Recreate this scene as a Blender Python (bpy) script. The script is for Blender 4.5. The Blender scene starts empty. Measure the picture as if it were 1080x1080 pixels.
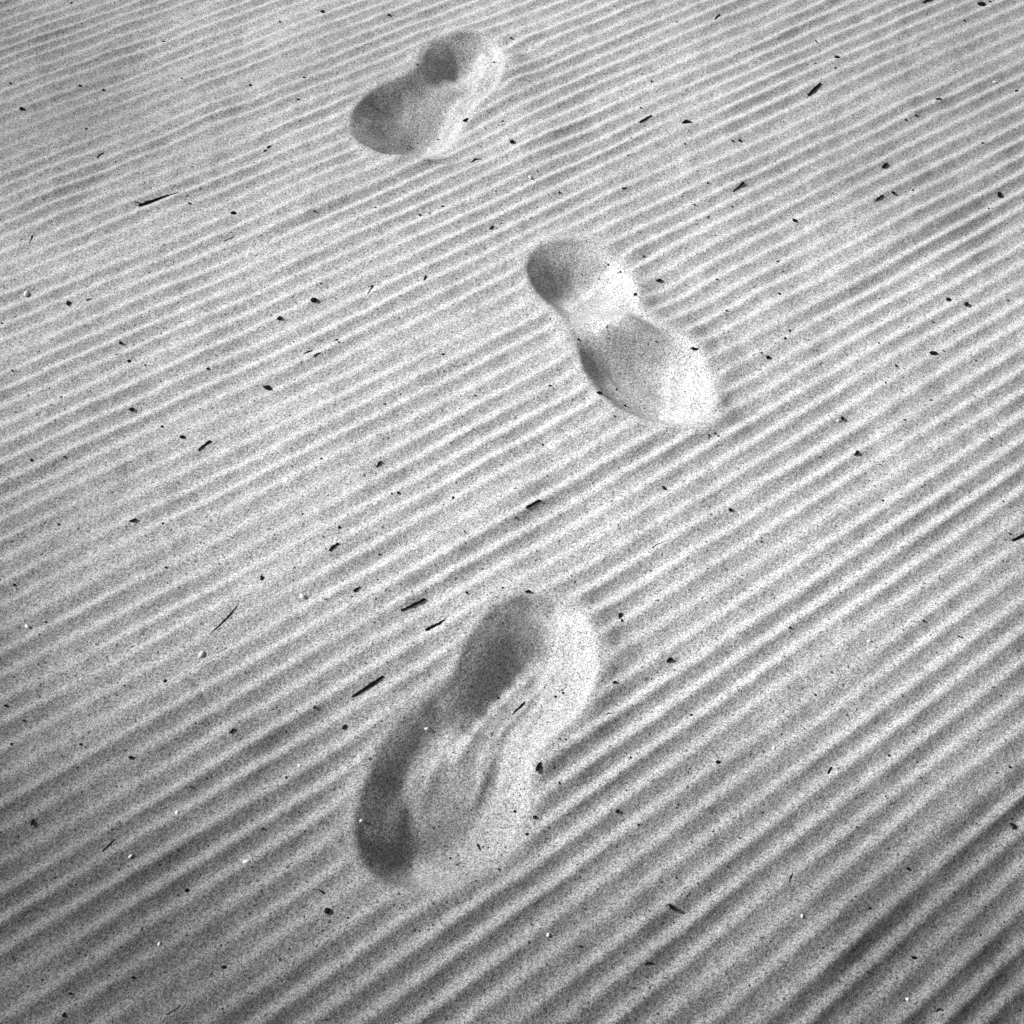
# Footprints crossing wind-rippled sand, seen from standing height, low sun from the left.
import bpy, bmesh, math
import numpy as np
from mathutils import Vector, Matrix

rng = np.random.default_rng(11)
scene = bpy.context.scene
col = scene.collection
R = math.radians

# ------------------------------------------------------------------ camera
FPX, CX, CY = 1242.0, 540.0, 540.0          # survey units: a 1080 x 1080 plate
PITCH = R(56.7)
CAM_H = 1.25
cam_d = bpy.data.cameras.new("camera")
cam = bpy.data.objects.new("camera", cam_d)
col.objects.link(cam)
cam_d.sensor_width = 36.0
cam_d.lens = FPX / 1080.0 * 36.0
cam_d.clip_start = 0.02
cam_d.clip_end = 2000.0
cam.location = (0, 0, CAM_H)
cam.rotation_euler = (math.pi / 2 - PITCH, 0, 0)
scene.camera = cam

SP, CP = math.sin(PITCH), math.cos(PITCH)


def ground(px, py):
    """survey point -> place on the sand plane (metres)"""
    px = np.asarray(px, float); py = np.asarray(py, float)
    u = (px - CX) / FPX
    v = (py - CY) / FPX
    dy = CP - v * SP
    dz = -SP - v * CP
    t = CAM_H / -dz
    return u * t, dy * t


def survey(X, Y):
    cy = Y * SP - CAM_H * CP * 0 + (-CAM_H) * 0
    depth = Y * CP + CAM_H * SP
    up = Y * SP - CAM_H * CP
    return CX + FPX * X / depth, CY - FPX * up / depth


def scale_at(px, py):
    X, Y = ground(px, py)
    return FPX / (Y * CP + CAM_H * SP)      # survey units per metre


# ------------------------------------------------------------------ noise helpers
def fft_noise(shape, sy, sx, r=rng):
    """smooth gaussian noise, unit variance, correlation lengths in samples"""
    n = r.standard_normal(shape)
    fy = np.fft.fftfreq(shape[0])[:, None]
    fx = np.fft.fftfreq(shape[1])[None, :]
    k = np.exp(-2 * (math.pi ** 2) * ((fy * sy) ** 2 + (fx * sx) ** 2))
    f = np.fft.ifft2(np.fft.fft2(n) * k).real
    return (f - f.mean()) / f.std()


def sample(img, iy, ix):
    """wrapped bilinear lookup"""
    y0 = np.floor(iy).astype(np.int64); x0 = np.floor(ix).astype(np.int64)
    fy = iy - y0; fx = ix - x0
    fy = fy * fy * (3 - 2 * fy) * 0.35 + fy * 0.65
    fx = fx * fx * (3 - 2 * fx) * 0.35 + fx * 0.65
    H, W = img.shape
    y1 = (y0 + 1) % H; x1 = (x0 + 1) % W
    y0 %= H; x0 %= W
    return (img[y0, x0] * (1 - fy) * (1 - fx) + img[y0, x1] * (1 - fy) * fx
            + img[y1, x0] * fy * (1 - fx) + img[y1, x1] * fy * fx)


def sstep(a, b, x):
    t = np.clip((x - a) / (b - a), 0, 1)
    return t * t * (3 - 2 * t)


# ------------------------------------------------------------------ ground grid
def axis(lo, hi, step):
    core = np.arange(lo, hi + step / 2, step)
    out = []; s = step; p = 0.0
    while p < 1.3:
        s *= 1.022; p += s; out.append(p)
    while p < 400:
        s *= 1.35; p += s; out.append(p)
    out = np.array(out)
    return np.concatenate([lo - out[::-1], core, core[-1] + out])


STEP = 0.0021
CORE = (-1.06, 1.06, 0.12, 2.06)
xs = axis(CORE[0], CORE[1], STEP)
ys = axis(CORE[2], CORE[3], STEP)
NX, NY = len(xs), len(ys)
GX, GY = np.meshgrid(xs, ys)
ext = np.maximum(np.maximum(CORE[0] - GX, GX - CORE[1]), np.maximum(CORE[2] - GY, GY - CORE[3]))
ext = np.maximum(ext, 0)
FADE = 1 - sstep(0.55, 1.2, ext)             # ripples melt away where nobody can look closely

# ------------------------------------------------------------------ ripple phase
obs = [  # where, spacing along the plate's vertical, slope
    (20, 20, 10.6, .36), (75, 80, 11.2, .37), (20, 220, 13.8, .37), (200, 200, 14.2, .385), (300, 80, 12.0, .39),
    (100, 360, 17.0, .46), (20, 540, 21.0, .45), (320, 520, 21.7, .50), (200, 540, 21.7, .48), (420, 300, 18.3, .43),
    (630, 80, 12.9, .42), (600, 220, 16.0, .47), (520, 500, 22.2, .57), (930, 80, 15.0, .47), (800, 280, 19.6, .53),
    (940, 360, 23.2, .62), (1040, 60, 16.2, .49), (1040, 300, 21.5, .60), (1040, 540, 26.5, .71), (800, 420, 24.5, .64),
    (800, 640, 28.5, .73), (100, 720, 24.7, .56), (20, 900, 28.5, .57), (200, 900, 31.5, .61), (320, 960, 34.5, .68),
    (580, 970, 39, .76), (800, 900, 39, .82), (1040, 920, 42, .85),
]
ob = np.array(obs)
oX, oY = ground(ob[:, 0], ob[:, 1])
e = 1e-4
s0 = survey(oX, oY); s1 = survey(oX + e, oY); s2 = survey(oX, oY + e)
gx = ob[:, 3] / ob[:, 2]; gy = 1 / ob[:, 2]
dX = gx * (s1[0] - s0[0]) / e + gy * (s1[1] - s0[1]) / e
dY = gx * (s2[0] - s0[0]) / e + gy * (s2[1] - s0[1]) / e
POW = [(1, 0), (0, 1), (2, 0), (1, 1), (0, 2), (3, 0), (2, 1), (1, 2), (0, 3)]


def pw(x, n):
    return x ** n if n > 0 else np.ones_like(x)


A = []
for (i, j) in POW:
    a = i * pw(oX, max(i - 1, 0)) * pw(oY, j) if i else 0 * oX
    b = j * pw(oX, i) * pw(oY, max(j - 1, 0)) if j else 0 * oX
    A.append(np.concatenate([a, b]))
A = np.array(A).T
reg = np.diag([0, 0, .01, .01, .01, .05, .05, .05, .05])
WT = np.concatenate([np.full(len(oX), 3.0), np.ones(len(oX))])    # direction counts for more than spacing
coef = np.linalg.solve((A.T * WT) @ A + reg, (A.T * WT) @ np.concatenate([dX, dY]))


def phase(X, Y):
    Xc = np.clip(X, -1.1, 1.1); Yc = np.clip(Y, 0.1, 2.1)
    p = 0; px_ = 0; py_ = 0
    for c, (i, j) in zip(coef, POW):
        p = p + c * pw(Xc, i) * pw(Yc, j)
        if i: px_ = px_ + c * i * pw(Xc, i - 1) * pw(Yc, j)
        if j: py_ = py_ + c * j * pw(Xc, i) * pw(Yc, j - 1)
    p = p + px_ * (X - Xc) + py_ * (Y - Yc)
    return p, px_, py_


P, PXg, PYg = phase(GX, GY)
P = P + 90
GR = np.sqrt(PXg ** 2 + PYg ** 2)
LAM = 1.0 / GR                                # local wavelength in metres
NXd, NYd = PXg / GR, PYg / GR                 # unit normal, pointing toward the viewer's right
mx, my = dX.mean(), dY.mean(); ml = math.hypot(mx, my)
Q = (-my * GX + mx * GY) / ml                 # metres along the ripples

# complex ripple field over (P, Q): a steady train of crests plus band-limited noise -> forks and dead ends
NP_, NQ_ = 2040, 512
DP, DQ = 1 / 12.0, 0.014
nz = rng.standard_normal((NP_, NQ_)) + 1j * rng.standard_normal((NP_, NQ_))
fp = np.fft.fftfreq(NP_, DP)[:, None]
fq = np.fft.fftfreq(NQ_, DQ)[None, :]
band = np.exp(-0.5 * ((fp - 1.0) / 0.16) ** 2) * np.exp(-0.5 * (fq / 0.95) ** 2)
zn = np.fft.ifft2(np.fft.fft2(nz) * band)
zn /= np.sqrt((np.abs(zn) ** 2).mean())
Pg = (np.arange(NP_) * DP)[:, None] * np.ones((1, NQ_))
zz = 1.0 * np.exp(2j * math.pi * Pg) + 0.48 * zn
# broad bands, several ripples wide
nl = rng.standard_normal((NP_, NQ_))
bl = np.exp(-0.5 * ((np.abs(fp) - 0.26) / 0.12) ** 2) * np.exp(-0.5 * (fq / 0.8) ** 2)
low = np.fft.ifft2(np.fft.fft2(nl) * bl).real
low /= low.std()

ip = P / DP; iq = Q / DQ
zr = sample(zz.real, ip, iq); zi = sample(zz.imag, ip, iq)
amp = np.sqrt(zr ** 2 + zi ** 2)
th = np.arctan2(zi, zr)
lowv = sample(low, ip, iq)
patch = fft_noise((256, 256), 9, 9)           # patchy strength
patchv = sample(patch, GY / 0.02 + 40, GX / 0.02 + 90)

RIP_SLOPE = 0.45
Aloc = RIP_SLOPE * (1 + 0.33 * (1 - sstep(0.30, 0.95, GY))) * LAM / (2 * math.pi)
prof = np.cos(th + 0.12 * np.sin(th)) - 0.13 * np.sin(2 * th)
bead = sample(fft_noise((1024, 1024), 2.0, 7.0), P / 0.22, Q / 0.007)
strength = (amp / (amp + 0.30)) * np.clip(0.98 + 0.13 * np.clip(patchv, -2, 2) + 0.27 * np.clip(bead, -2, 2), 0.15, 2)
rip = Aloc * prof * strength
rip = rip + 0.085 * LAM * 3.8 / (2 * math.pi) * lowv * 0.30

# knobbly break-up of the crests
kn = fft_noise((1024, 1024), 2.2, 2.2)
knob = sample(kn, GY / 0.0042, GX / 0.0042) * 0.00042
kn2 = fft_noise((1024, 1024), 3.0, 3.0)
knob2 = sample(kn2, GY / 0.0095, GX / 0.0095) * 0.0010


def ground_pts(pl):
    a = np.array(pl, float)
    X, Y = ground(a[:, 0], a[:, 1])
    return np.stack([X, Y], 1)


def smooth_open(pts, n=6):
    for _ in range(3):
        q = [pts[0]]
        for a, b in zip(pts[:-1], pts[1:]):
            q += [a * .75 + b * .25, a * .25 + b * .75]
        q.append(pts[-1]); pts = np.array(q)
    return pts


def smooth_closed(pts):
    for _ in range(3):
        nx_ = np.roll(pts, -1, 0)
        pts = np.stack([pts * .75 + nx_ * .25, pts * .25 + nx_ * .75], 1).reshape(-1, 2)
    return pts


def box_idx(pts, m):
    x0, y0 = pts.min(0) - m; x1, y1 = pts.max(0) + m
    i0, i1 = np.searchsorted(xs, [x0, x1]); j0, j1 = np.searchsorted(ys, [y0, y1])
    return slice(j0, j1), slice(i0, i1)


def seg_dist(X, Y, pts, closed):
    best = np.full(X.shape, 1e9); sgn = np.ones(X.shape); tt = np.zeros(X.shape)
    n = len(pts); m = n if closed else n - 1
    for k in range(m):
        a = pts[k]; b = pts[(k + 1) % n]
        d = b - a; L2 = d @ d + 1e-12
        t = np.clip(((X - a[0]) * d[0] + (Y - a[1]) * d[1]) / L2, 0, 1)
        ex = X - a[0] - t * d[0]; ey = Y - a[1] - t * d[1]
        dd = ex * ex + ey * ey
        w = dd < best
        best = np.where(w, dd, best)
        sgn = np.where(w, np.sign(ey * d[0] - ex * d[1]), sgn)
        tt = np.where(w, (k + t) / m, tt)
    return np.sqrt(best), sgn, tt


# the deeper troughs that run long across the sand
TROUGHS = [  # polyline, half width, slope, fade at ends
    ([(-60, 925), (0, 888), (70, 845), (140, 803), (190, 775), (225, 752)], 20, .20),
    ([(225, 752), (290, 718), (340, 690), (420, 642), (490, 592), (545, 552), (610, 510), (700, 450)], 13, .12),
    ([(790, 1130), (850, 1068), (900, 1020), (960, 950), (1000, 910), (1080, 838), (1160, 770)], 24, .22),
    ([(745, 412), (800, 375), (850, 338), (900, 303), (960, 262), (1050, 207), (1120, 165)], 13, .17),
    ([(-40, 585), (0, 567), (100, 520), (180, 480), (270, 418), (360, 368)], 12, .15),
    ([(60, 355), (160, 312), (230, 278), (360, 215), (460, 172), (530, 148), (630, 95), (720, 45), (820, 0)], 9, .14),
    ([(-40, 105), (0, 90), (130, 40), (240, 3), (300, -20)], 7, .14),
    ([(690, 750), (740, 718), (850, 640), (920, 592), (1000, 545), (1090, 490)], 13, .14),
    ([(370, 356), (450, 318), (545, 274)], 9, .13),
    ([(500, 895), (560, 862), (620, 825), (700, 772), (790, 705)], 11, .09),
]
tro = np.zeros_like(GX)
for pl, wpx, sl in TROUGHS:
    pts = smooth_open(ground_pts(pl))
    mid = pl[len(pl) // 2]
    w = wpx / (scale_at(*mid) * 0.86)
    J = box_idx(pts, 0.25)
    d, sg, t = seg_dist(GX[J], GY[J], pts, False)
    sd = d * sg
    fade = np.sin(math.pi * np.clip(t, 0, 1)) ** 0.45
    tro[J] += 0.75 * sl * sd * np.exp(-(sd / (w * 1.8)) ** 2) * fade
# sd is positive on the far/left side: the face drops toward the viewer's right

# long swells of the beach
sw = fft_noise((256, 256), 7, 7)
swell = sample(sw, GY / 0.12, GX / 0.12) * 0.006 * (1 - sstep(1.5, 6, ext))
XM, YM = ground(760, 1080)
fall = -0.10 * np.log1p(np.exp((GX * 0.75 - GY * 0.9 + 0.20) / 0.28)) * 0.28   # beach drops off toward the near right
fall = np.where(ext > 1.0, fall * (1 - sstep(1.0, 6.0, ext)), fall)

# ------------------------------------------------------------------ footprints
# how steeply each spot of a print faces the light (1 = level), by survey point
PRINTS = [
    dict(name='near',
         outline=[(560, 628), (592, 636), (616, 654), (629, 690), (625, 729), (606, 760), (576, 781), (557, 803), (551, 842),
                  (536, 881), (506, 914), (466, 934), (425, 940), (394, 926), (374, 892), (376, 850), (392, 805), (415, 765),
                  (450, 740), (478, 720), (487, 690), (505, 660), (530, 637)],
         steep=[
             (522, 642.4, 0.846), (541.4, 642.4, 0.503), (554.4, 642.4, 0.432), (570.6, 642.4, 0.706), (586.8, 642.4, 0.947), (606.2, 642.4, 1), (509, 658.6, 0.846),
             (522, 658.6, 0.367), (541.4, 658.6, 0.28), (560.8, 658.6, 0.399), (580.3, 658.6, 0.751), (599.7, 658.6, 1), (619.2, 658.6, 0.947), (502.5, 674.8, 0.62),
             (515.5, 674.8, 0.184), (534.9, 674.8, 0.163), (554.4, 674.8, 0.254), (570.6, 674.8, 0.503), (586.8, 674.8, 0.947), (606.2, 674.8, 1.227), (622.4, 674.8, 1.227),
             (496.1, 691, 0.503), (509, 691, 0.109), (528.4, 691, 0.109), (544.6, 691, 0.206), (560.8, 691, 0.706), (570.6, 691, 0.846), (586.8, 691, 0.947),
             (606.2, 691, 1.288), (625.6, 691, 1.288), (489.6, 707.2, 0.503), (502.5, 707.2, 0.094), (522, 707.2, 0.08), (534.9, 707.2, 0.229), (547.9, 707.2, 0.947),
             (560.8, 707.2, 0.58), (573.8, 707.2, 0.947), (586.8, 707.2, 0.662), (599.7, 707.2, 1.227), (625.6, 707.2, 1.288), (484.7, 723.4, 0.367), (496.1, 723.4, 0.094),
             (509, 723.4, 0.08), (522, 723.4, 0.254), (534.9, 723.4, 0.947), (547.9, 723.4, 0.846), (560.8, 723.4, 0.503), (573.8, 723.4, 0.947), (586.8, 723.4, 1.168),
             (612.7, 723.4, 1.288), (470.1, 739.6, 0.58), (483.1, 739.6, 0.163), (496.1, 739.6, 0.109), (509, 739.6, 0.254), (522, 739.6, 0.947), (538.2, 739.6, 0.58),
             (554.4, 739.6, 0.503), (567.3, 739.6, 1), (586.8, 739.6, 1.288), (606.2, 739.6, 1.227), (441, 755.8, 0.58), (457.2, 755.8, 0.229), (473.4, 755.8, 0.229),
             (489.6, 755.8, 0.432), (502.5, 755.8, 0.846), (515.5, 755.8, 0.798), (528.4, 755.8, 0.58), (541.4, 755.8, 0.503), (554.4, 755.8, 0.846), (567.3, 755.8, 1.288),
             (586.8, 755.8, 1.227), (424.8, 772, 0.662), (437.7, 772, 0.163), (453.9, 772, 0.308), (470.1, 772, 0.706), (489.6, 772, 0.896), (505.8, 772, 0.62),
             (522, 772, 0.503), (538.2, 772, 0.662), (547.9, 772, 1.11), (560.8, 772, 1.227), (411.8, 788.2, 0.58), (421.5, 788.2, 0.126), (434.5, 788.2, 0.163),
             (450.7, 788.2, 0.62), (473.4, 788.2, 0.846), (489.6, 788.2, 0.706), (502.5, 788.2, 0.503), (518.7, 788.2, 0.58), (531.7, 788.2, 0.58), (541.4, 788.2, 1.168),
             (551.1, 788.2, 1.11), (402.1, 804.4, 0.503), (411.8, 804.4, 0.109), (424.8, 804.4, 0.109), (437.7, 804.4, 0.503), (457.2, 804.4, 0.751), (473.4, 804.4, 0.62),
             (489.6, 804.4, 0.541), (505.8, 804.4, 0.662), (522, 804.4, 0.467), (534.9, 804.4, 1.054), (546.3, 804.4, 1.11), (394, 820.6, 0.503), (405.4, 820.6, 0.08),
             (421.5, 820.6, 0.094), (434.5, 820.6, 0.58), (450.7, 820.6, 0.706), (466.9, 820.6, 0.503), (483.1, 820.6, 0.58), (499.3, 820.6, 0.62), (515.5, 820.6, 0.432),
             (531.7, 820.6, 1.054), (546.3, 820.6, 1.054), (387.5, 836.8, 0.432), (398.9, 836.8, 0.067), (418.3, 836.8, 0.08), (431.3, 836.8, 0.503), (447.5, 836.8, 0.62),
             (463.7, 836.8, 0.432), (483.1, 836.8, 0.503), (499.3, 836.8, 0.503), (512.3, 836.8, 0.62), (525.2, 836.8, 1.11), (541.4, 836.8, 1.054), (381.1, 853, 0.367),
             (392.4, 853, 0.055), (411.8, 853, 0.055), (424.8, 853, 0.163), (437.7, 853, 0.541), (457.2, 853, 0.432), (476.6, 853, 0.367), (492.8, 853, 0.399),
             (505.8, 853, 0.846), (522, 853, 1.168), (538.2, 853, 1.11), (376.2, 869.2, 0.254), (389.2, 869.2, 0.055), (408.6, 869.2, 0.045), (424.8, 869.2, 0.08),
             (437.7, 869.2, 0.367), (457.2, 869.2, 0.308), (476.6, 869.2, 0.367), (492.8, 869.2, 0.751), (509, 869.2, 1.168), (531.7, 869.2, 1.11), (379.4, 885.3, 0.163),
             (392.4, 885.3, 0.045), (411.8, 885.3, 0.045), (431.3, 885.3, 0.08), (447.5, 885.3, 0.308), (466.9, 885.3, 0.503), (483.1, 885.3, 0.947), (502.5, 885.3, 1.168),
             (522, 885.3, 1.168), (384.3, 901.5, 0.308), (395.6, 901.5, 0.055), (411.8, 901.5, 0.067), (428, 901.5, 0.206), (441, 901.5, 0.846), (463.7, 901.5, 1.11),
             (489.6, 901.5, 1.168), (512.3, 901.5, 1.168), (392.4, 917.7, 0.367), (405.4, 917.7, 0.206), (421.5, 917.7, 0.662), (444.2, 917.7, 1.168), (473.4, 917.7, 1.168),
             (496.1, 917.7, 1.11), (408.6, 929.1, 0.662), (431.3, 929.1, 1), (457.2, 929.1, 1.11)],
         drags=[([(668, 232), (600, 300), (540, 360), (470, 430), (410, 520), (370, 590)], .0055, .0026),
                ([(706, 262), (640, 340), (590, 400), (520, 480), (470, 560), (445, 640)], .0055, .0030),
                ([(400, 420), (350, 500), (300, 600), (262, 690), (240, 760)], .008, .0016),
                ([(540, 480), (500, 560), (455, 650), (420, 720)], .005, .0018),
                ([(600, 420), (560, 490), (530, 560)], .004, .0012)],
         rim=.0046, soft=6.5, give=.014, lift=.06, floor_shade=1.0, axis=((600, 660), (430, 890)), waist=((455, 700), (590, 800))),
    dict(name='middle',
         outline=[(554, 292), (558, 271), (583, 258), (615, 260), (645, 274), (668, 303), (671, 334), (690, 346), (722, 358),
                  (744, 386), (748, 420), (739, 448), (706, 451), (670, 441), (640, 426), (618, 400), (610, 372), (606, 352),
                  (592, 334), (567, 316)],
         steep=[
             (578.9, 260, 0.58), (592.2, 260, 0.367), (605.6, 260, 0.467), (618.9, 260, 0.706), (563.3, 271.1, 0.503), (574.4, 271.1, 0.206), (590, 271.1, 0.184),
             (605.6, 271.1, 0.28), (621.1, 271.1, 0.503), (636.7, 271.1, 0.846), (556.7, 284.4, 0.367), (565.6, 284.4, 0.144), (578.9, 284.4, 0.126), (594.4, 284.4, 0.206),
             (610, 284.4, 0.337), (623.3, 284.4, 0.58), (636.7, 284.4, 0.947), (650, 284.4, 1.168), (558.9, 297.8, 0.254), (567.8, 297.8, 0.067), (578.9, 297.8, 0.08),
             (592.2, 297.8, 0.163), (605.6, 297.8, 0.367), (616.7, 297.8, 0.751), (627.8, 297.8, 1.11), (645.6, 297.8, 1.288), (661.1, 297.8, 1.227), (561.1, 308.9, 0.308),
             (570, 308.9, 0.094), (581.1, 308.9, 0.126), (590, 308.9, 0.367), (598.9, 308.9, 0.846), (614.4, 308.9, 0.947), (630, 308.9, 1.11), (647.8, 308.9, 1.288),
             (663.3, 308.9, 1.227), (567.8, 320, 0.432), (576.7, 320, 0.144), (587.8, 320, 0.254), (596.7, 320, 0.947), (612.2, 320, 1.11), (630, 320, 1.227),
             (654.4, 320, 1.288), (670, 320, 1.168), (576.7, 331.1, 0.503), (585.6, 331.1, 0.367), (596.7, 331.1, 0.751), (612.2, 331.1, 1.11), (630, 331.1, 1.227),
             (652.2, 331.1, 1.227), (672.2, 331.1, 1.168), (614.4, 342.2, 1), (627.8, 342.2, 1.227), (645.6, 342.2, 1.11), (658.9, 342.2, 0.798), (672.2, 342.2, 0.62),
             (685.6, 342.2, 0.58), (698.9, 342.2, 0.751), (712.2, 342.2, 1), (621.1, 353.3, 1.11), (632.2, 353.3, 0.947), (645.6, 353.3, 0.58), (658.9, 353.3, 0.432),
             (672.2, 353.3, 0.467), (685.6, 353.3, 0.503), (698.9, 353.3, 0.62), (712.2, 353.3, 0.846), (723.3, 353.3, 1), (616.7, 364.4, 0.503), (623.3, 364.4, 0.28),
             (634.4, 364.4, 0.337), (650, 364.4, 0.432), (663.3, 364.4, 0.467), (681.1, 364.4, 0.541), (698.9, 364.4, 0.62), (712.2, 364.4, 0.896), (725.6, 364.4, 1.11),
             (615.6, 377.8, 0.206), (625.6, 377.8, 0.144), (636.7, 377.8, 0.254), (650, 377.8, 0.432), (667.8, 377.8, 0.503), (685.6, 377.8, 0.541), (701.1, 377.8, 0.62),
             (710, 377.8, 1), (723.3, 377.8, 1.227), (734.4, 377.8, 1.168), (616.7, 391.1, 0.206), (627.8, 391.1, 0.144), (638.9, 391.1, 0.229), (652.2, 391.1, 0.432),
             (670, 391.1, 0.541), (687.8, 391.1, 0.541), (701.1, 391.1, 0.62), (710, 391.1, 1.11), (725.6, 391.1, 1.35), (738.9, 391.1, 1.227), (623.3, 404.4, 0.428),
             (634.4, 404.4, 0.356), (645.6, 404.4, 0.428), (658.9, 404.4, 0.566), (676.7, 404.4, 0.614), (692.2, 404.4, 0.541), (703.3, 404.4, 0.706), (714.4, 404.4, 1.227),
             (730, 404.4, 1.35), (741.1, 404.4, 1.227), (630, 415.6, 0.589), (643.3, 415.6, 0.428), (656.7, 415.6, 0.482), (672.2, 415.6, 0.566), (687.8, 415.6, 0.614),
             (701.1, 415.6, 0.662), (712.2, 415.6, 1.168), (727.8, 415.6, 1.288), (738.9, 415.6, 1.227), (645.6, 426.7, 0.589), (661.1, 426.7, 0.501), (676.7, 426.7, 0.589),
             (694.4, 426.7, 0.62), (705.6, 426.7, 0.947), (718.9, 426.7, 1.227), (734.4, 426.7, 1.168), (667.8, 437.8, 0.639), (685.6, 437.8, 0.751), (698.9, 437.8, 0.947),
             (714.4, 437.8, 1.168), (730, 437.8, 1.11), (703.3, 446.7, 1), (721.1, 446.7, 1.054)],
         rim=.0044, soft=6.0, give=.010, lift=.10, floor_shade=.6, axis=((590, 280), (710, 420)), waist=((590, 385), (690, 300))),
    dict(name='far',
         outline=[(369, 134), (378, 114), (403, 95), (429, 86), (446, 74), (451, 57), (470, 45), (500, 40), (522, 49), (533, 69),
                  (528, 93), (507, 108), (487, 120), (476, 140), (456, 157), (425, 167), (394, 165), (374, 153)],
         steep=[
             (476.4, 43.3, 0.503), (490, 43.3, 0.557), (503.6, 43.3, 0.723), (515.3, 43.3, 0.9), (460.8, 53.1, 0.503), (470.6, 53.1, 0.184), (484.2, 53.1, 0.364),
             (497.8, 53.1, 0.5), (509.4, 53.1, 0.84), (521.1, 53.1, 0.896), (451.1, 62.8, 0.254), (462.8, 62.8, 0.094), (476.4, 62.8, 0.094), (488.1, 62.8, 0.426),
             (499.7, 62.8, 0.723), (511.4, 62.8, 0.846), (525, 62.8, 1.11), (443.3, 72.5, 0.432), (455, 72.5, 0.184), (466.7, 72.5, 0.067), (476.4, 72.5, 0.144),
             (486.1, 72.5, 0.723), (497.8, 72.5, 0.9), (505.6, 72.5, 0.846), (517.2, 72.5, 1.11), (526.9, 72.5, 1.11), (427.8, 82.2, 0.503), (439.4, 82.2, 0.308),
             (451.1, 82.2, 0.184), (460.8, 82.2, 0.254), (470.6, 82.2, 0.58), (482.2, 82.2, 0.8), (491.9, 82.2, 0.9), (499.7, 82.2, 0.8), (509.4, 82.2, 1),
             (521.1, 82.2, 1.11), (408.3, 91.9, 0.503), (418.1, 91.9, 0.28), (431.7, 91.9, 0.28), (443.3, 91.9, 0.337), (455, 91.9, 0.541), (466.7, 91.9, 0.503),
             (478.3, 91.9, 0.367), (488.1, 91.9, 0.432), (495.8, 91.9, 0.798), (505.6, 91.9, 1.11), (515.3, 91.9, 1.054), (392.8, 101.7, 0.257), (404.4, 101.7, 0.144),
             (418.1, 101.7, 0.229), (431.7, 101.7, 0.399), (443.3, 101.7, 0.432), (455, 101.7, 0.58), (466.7, 101.7, 0.503), (474.4, 101.7, 0.62), (484.2, 101.7, 1),
             (497.8, 101.7, 1.11), (381.1, 111.4, 0.178), (392.8, 111.4, 0.129), (406.4, 111.4, 0.178), (420, 111.4, 0.367), (433.6, 111.4, 0.399), (447.2, 111.4, 0.467),
             (458.9, 111.4, 0.467), (468.6, 111.4, 0.62), (476.4, 111.4, 1), (490, 111.4, 1.054), (371.4, 123.1, 0.178), (381.1, 123.1, 0.088), (394.7, 123.1, 0.088),
             (408.3, 123.1, 0.16), (421.9, 123.1, 0.308), (435.6, 123.1, 0.308), (449.2, 123.1, 0.367), (460.8, 123.1, 0.467), (468.6, 123.1, 0.947), (482.2, 123.1, 1.11),
             (370.4, 132.8, 0.144), (379.2, 132.8, 0.056), (390.8, 132.8, 0.056), (404.4, 132.8, 0.129), (418.1, 132.8, 0.229), (431.7, 132.8, 0.254), (445.3, 132.8, 0.337),
             (455, 132.8, 0.541), (464.7, 132.8, 1), (476.4, 132.8, 1.11), (373.3, 142.5, 0.178), (383.1, 142.5, 0.066), (394.7, 142.5, 0.076), (408.3, 142.5, 0.101),
             (420, 142.5, 0.184), (433.6, 142.5, 0.28), (443.3, 142.5, 0.503), (453.1, 142.5, 0.947), (466.7, 142.5, 1.11), (381.1, 152.2, 0.216), (390.8, 152.2, 0.114),
             (402.5, 152.2, 0.088), (414.2, 152.2, 0.163), (425.8, 152.2, 0.28), (435.6, 152.2, 0.541), (445.3, 152.2, 0.947), (458.9, 152.2, 1.11), (386.9, 161.9, 0.503),
             (398.6, 161.9, 0.236), (410.3, 161.9, 0.257), (420, 161.9, 0.662), (431.7, 161.9, 1), (447.2, 161.9, 1.11)],
         rim=.0046, soft=4.5, give=.022, lift=.16, floor_shade=.6, axis=((510, 60), (390, 145)), waist=((425, 75), (500, 120))),
]


SUN_EL = 34.0
SUN_AZ = math.atan2(-0.975, 0.22)             # from the left, a little ahead
LX, LY = -math.sin(SUN_AZ), -math.cos(SUN_AZ)  # the way the light travels over the sand


def gauss1(a, s_, axis_):
    n = int(3 * s_ + 1); k = np.exp(-0.5 * (np.arange(-n, n + 1) / s_) ** 2); k /= k.sum()
    return np.apply_along_axis(lambda q: np.convolve(np.pad(q, n, mode='edge'), k, 'valid'), axis_, a)


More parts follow.
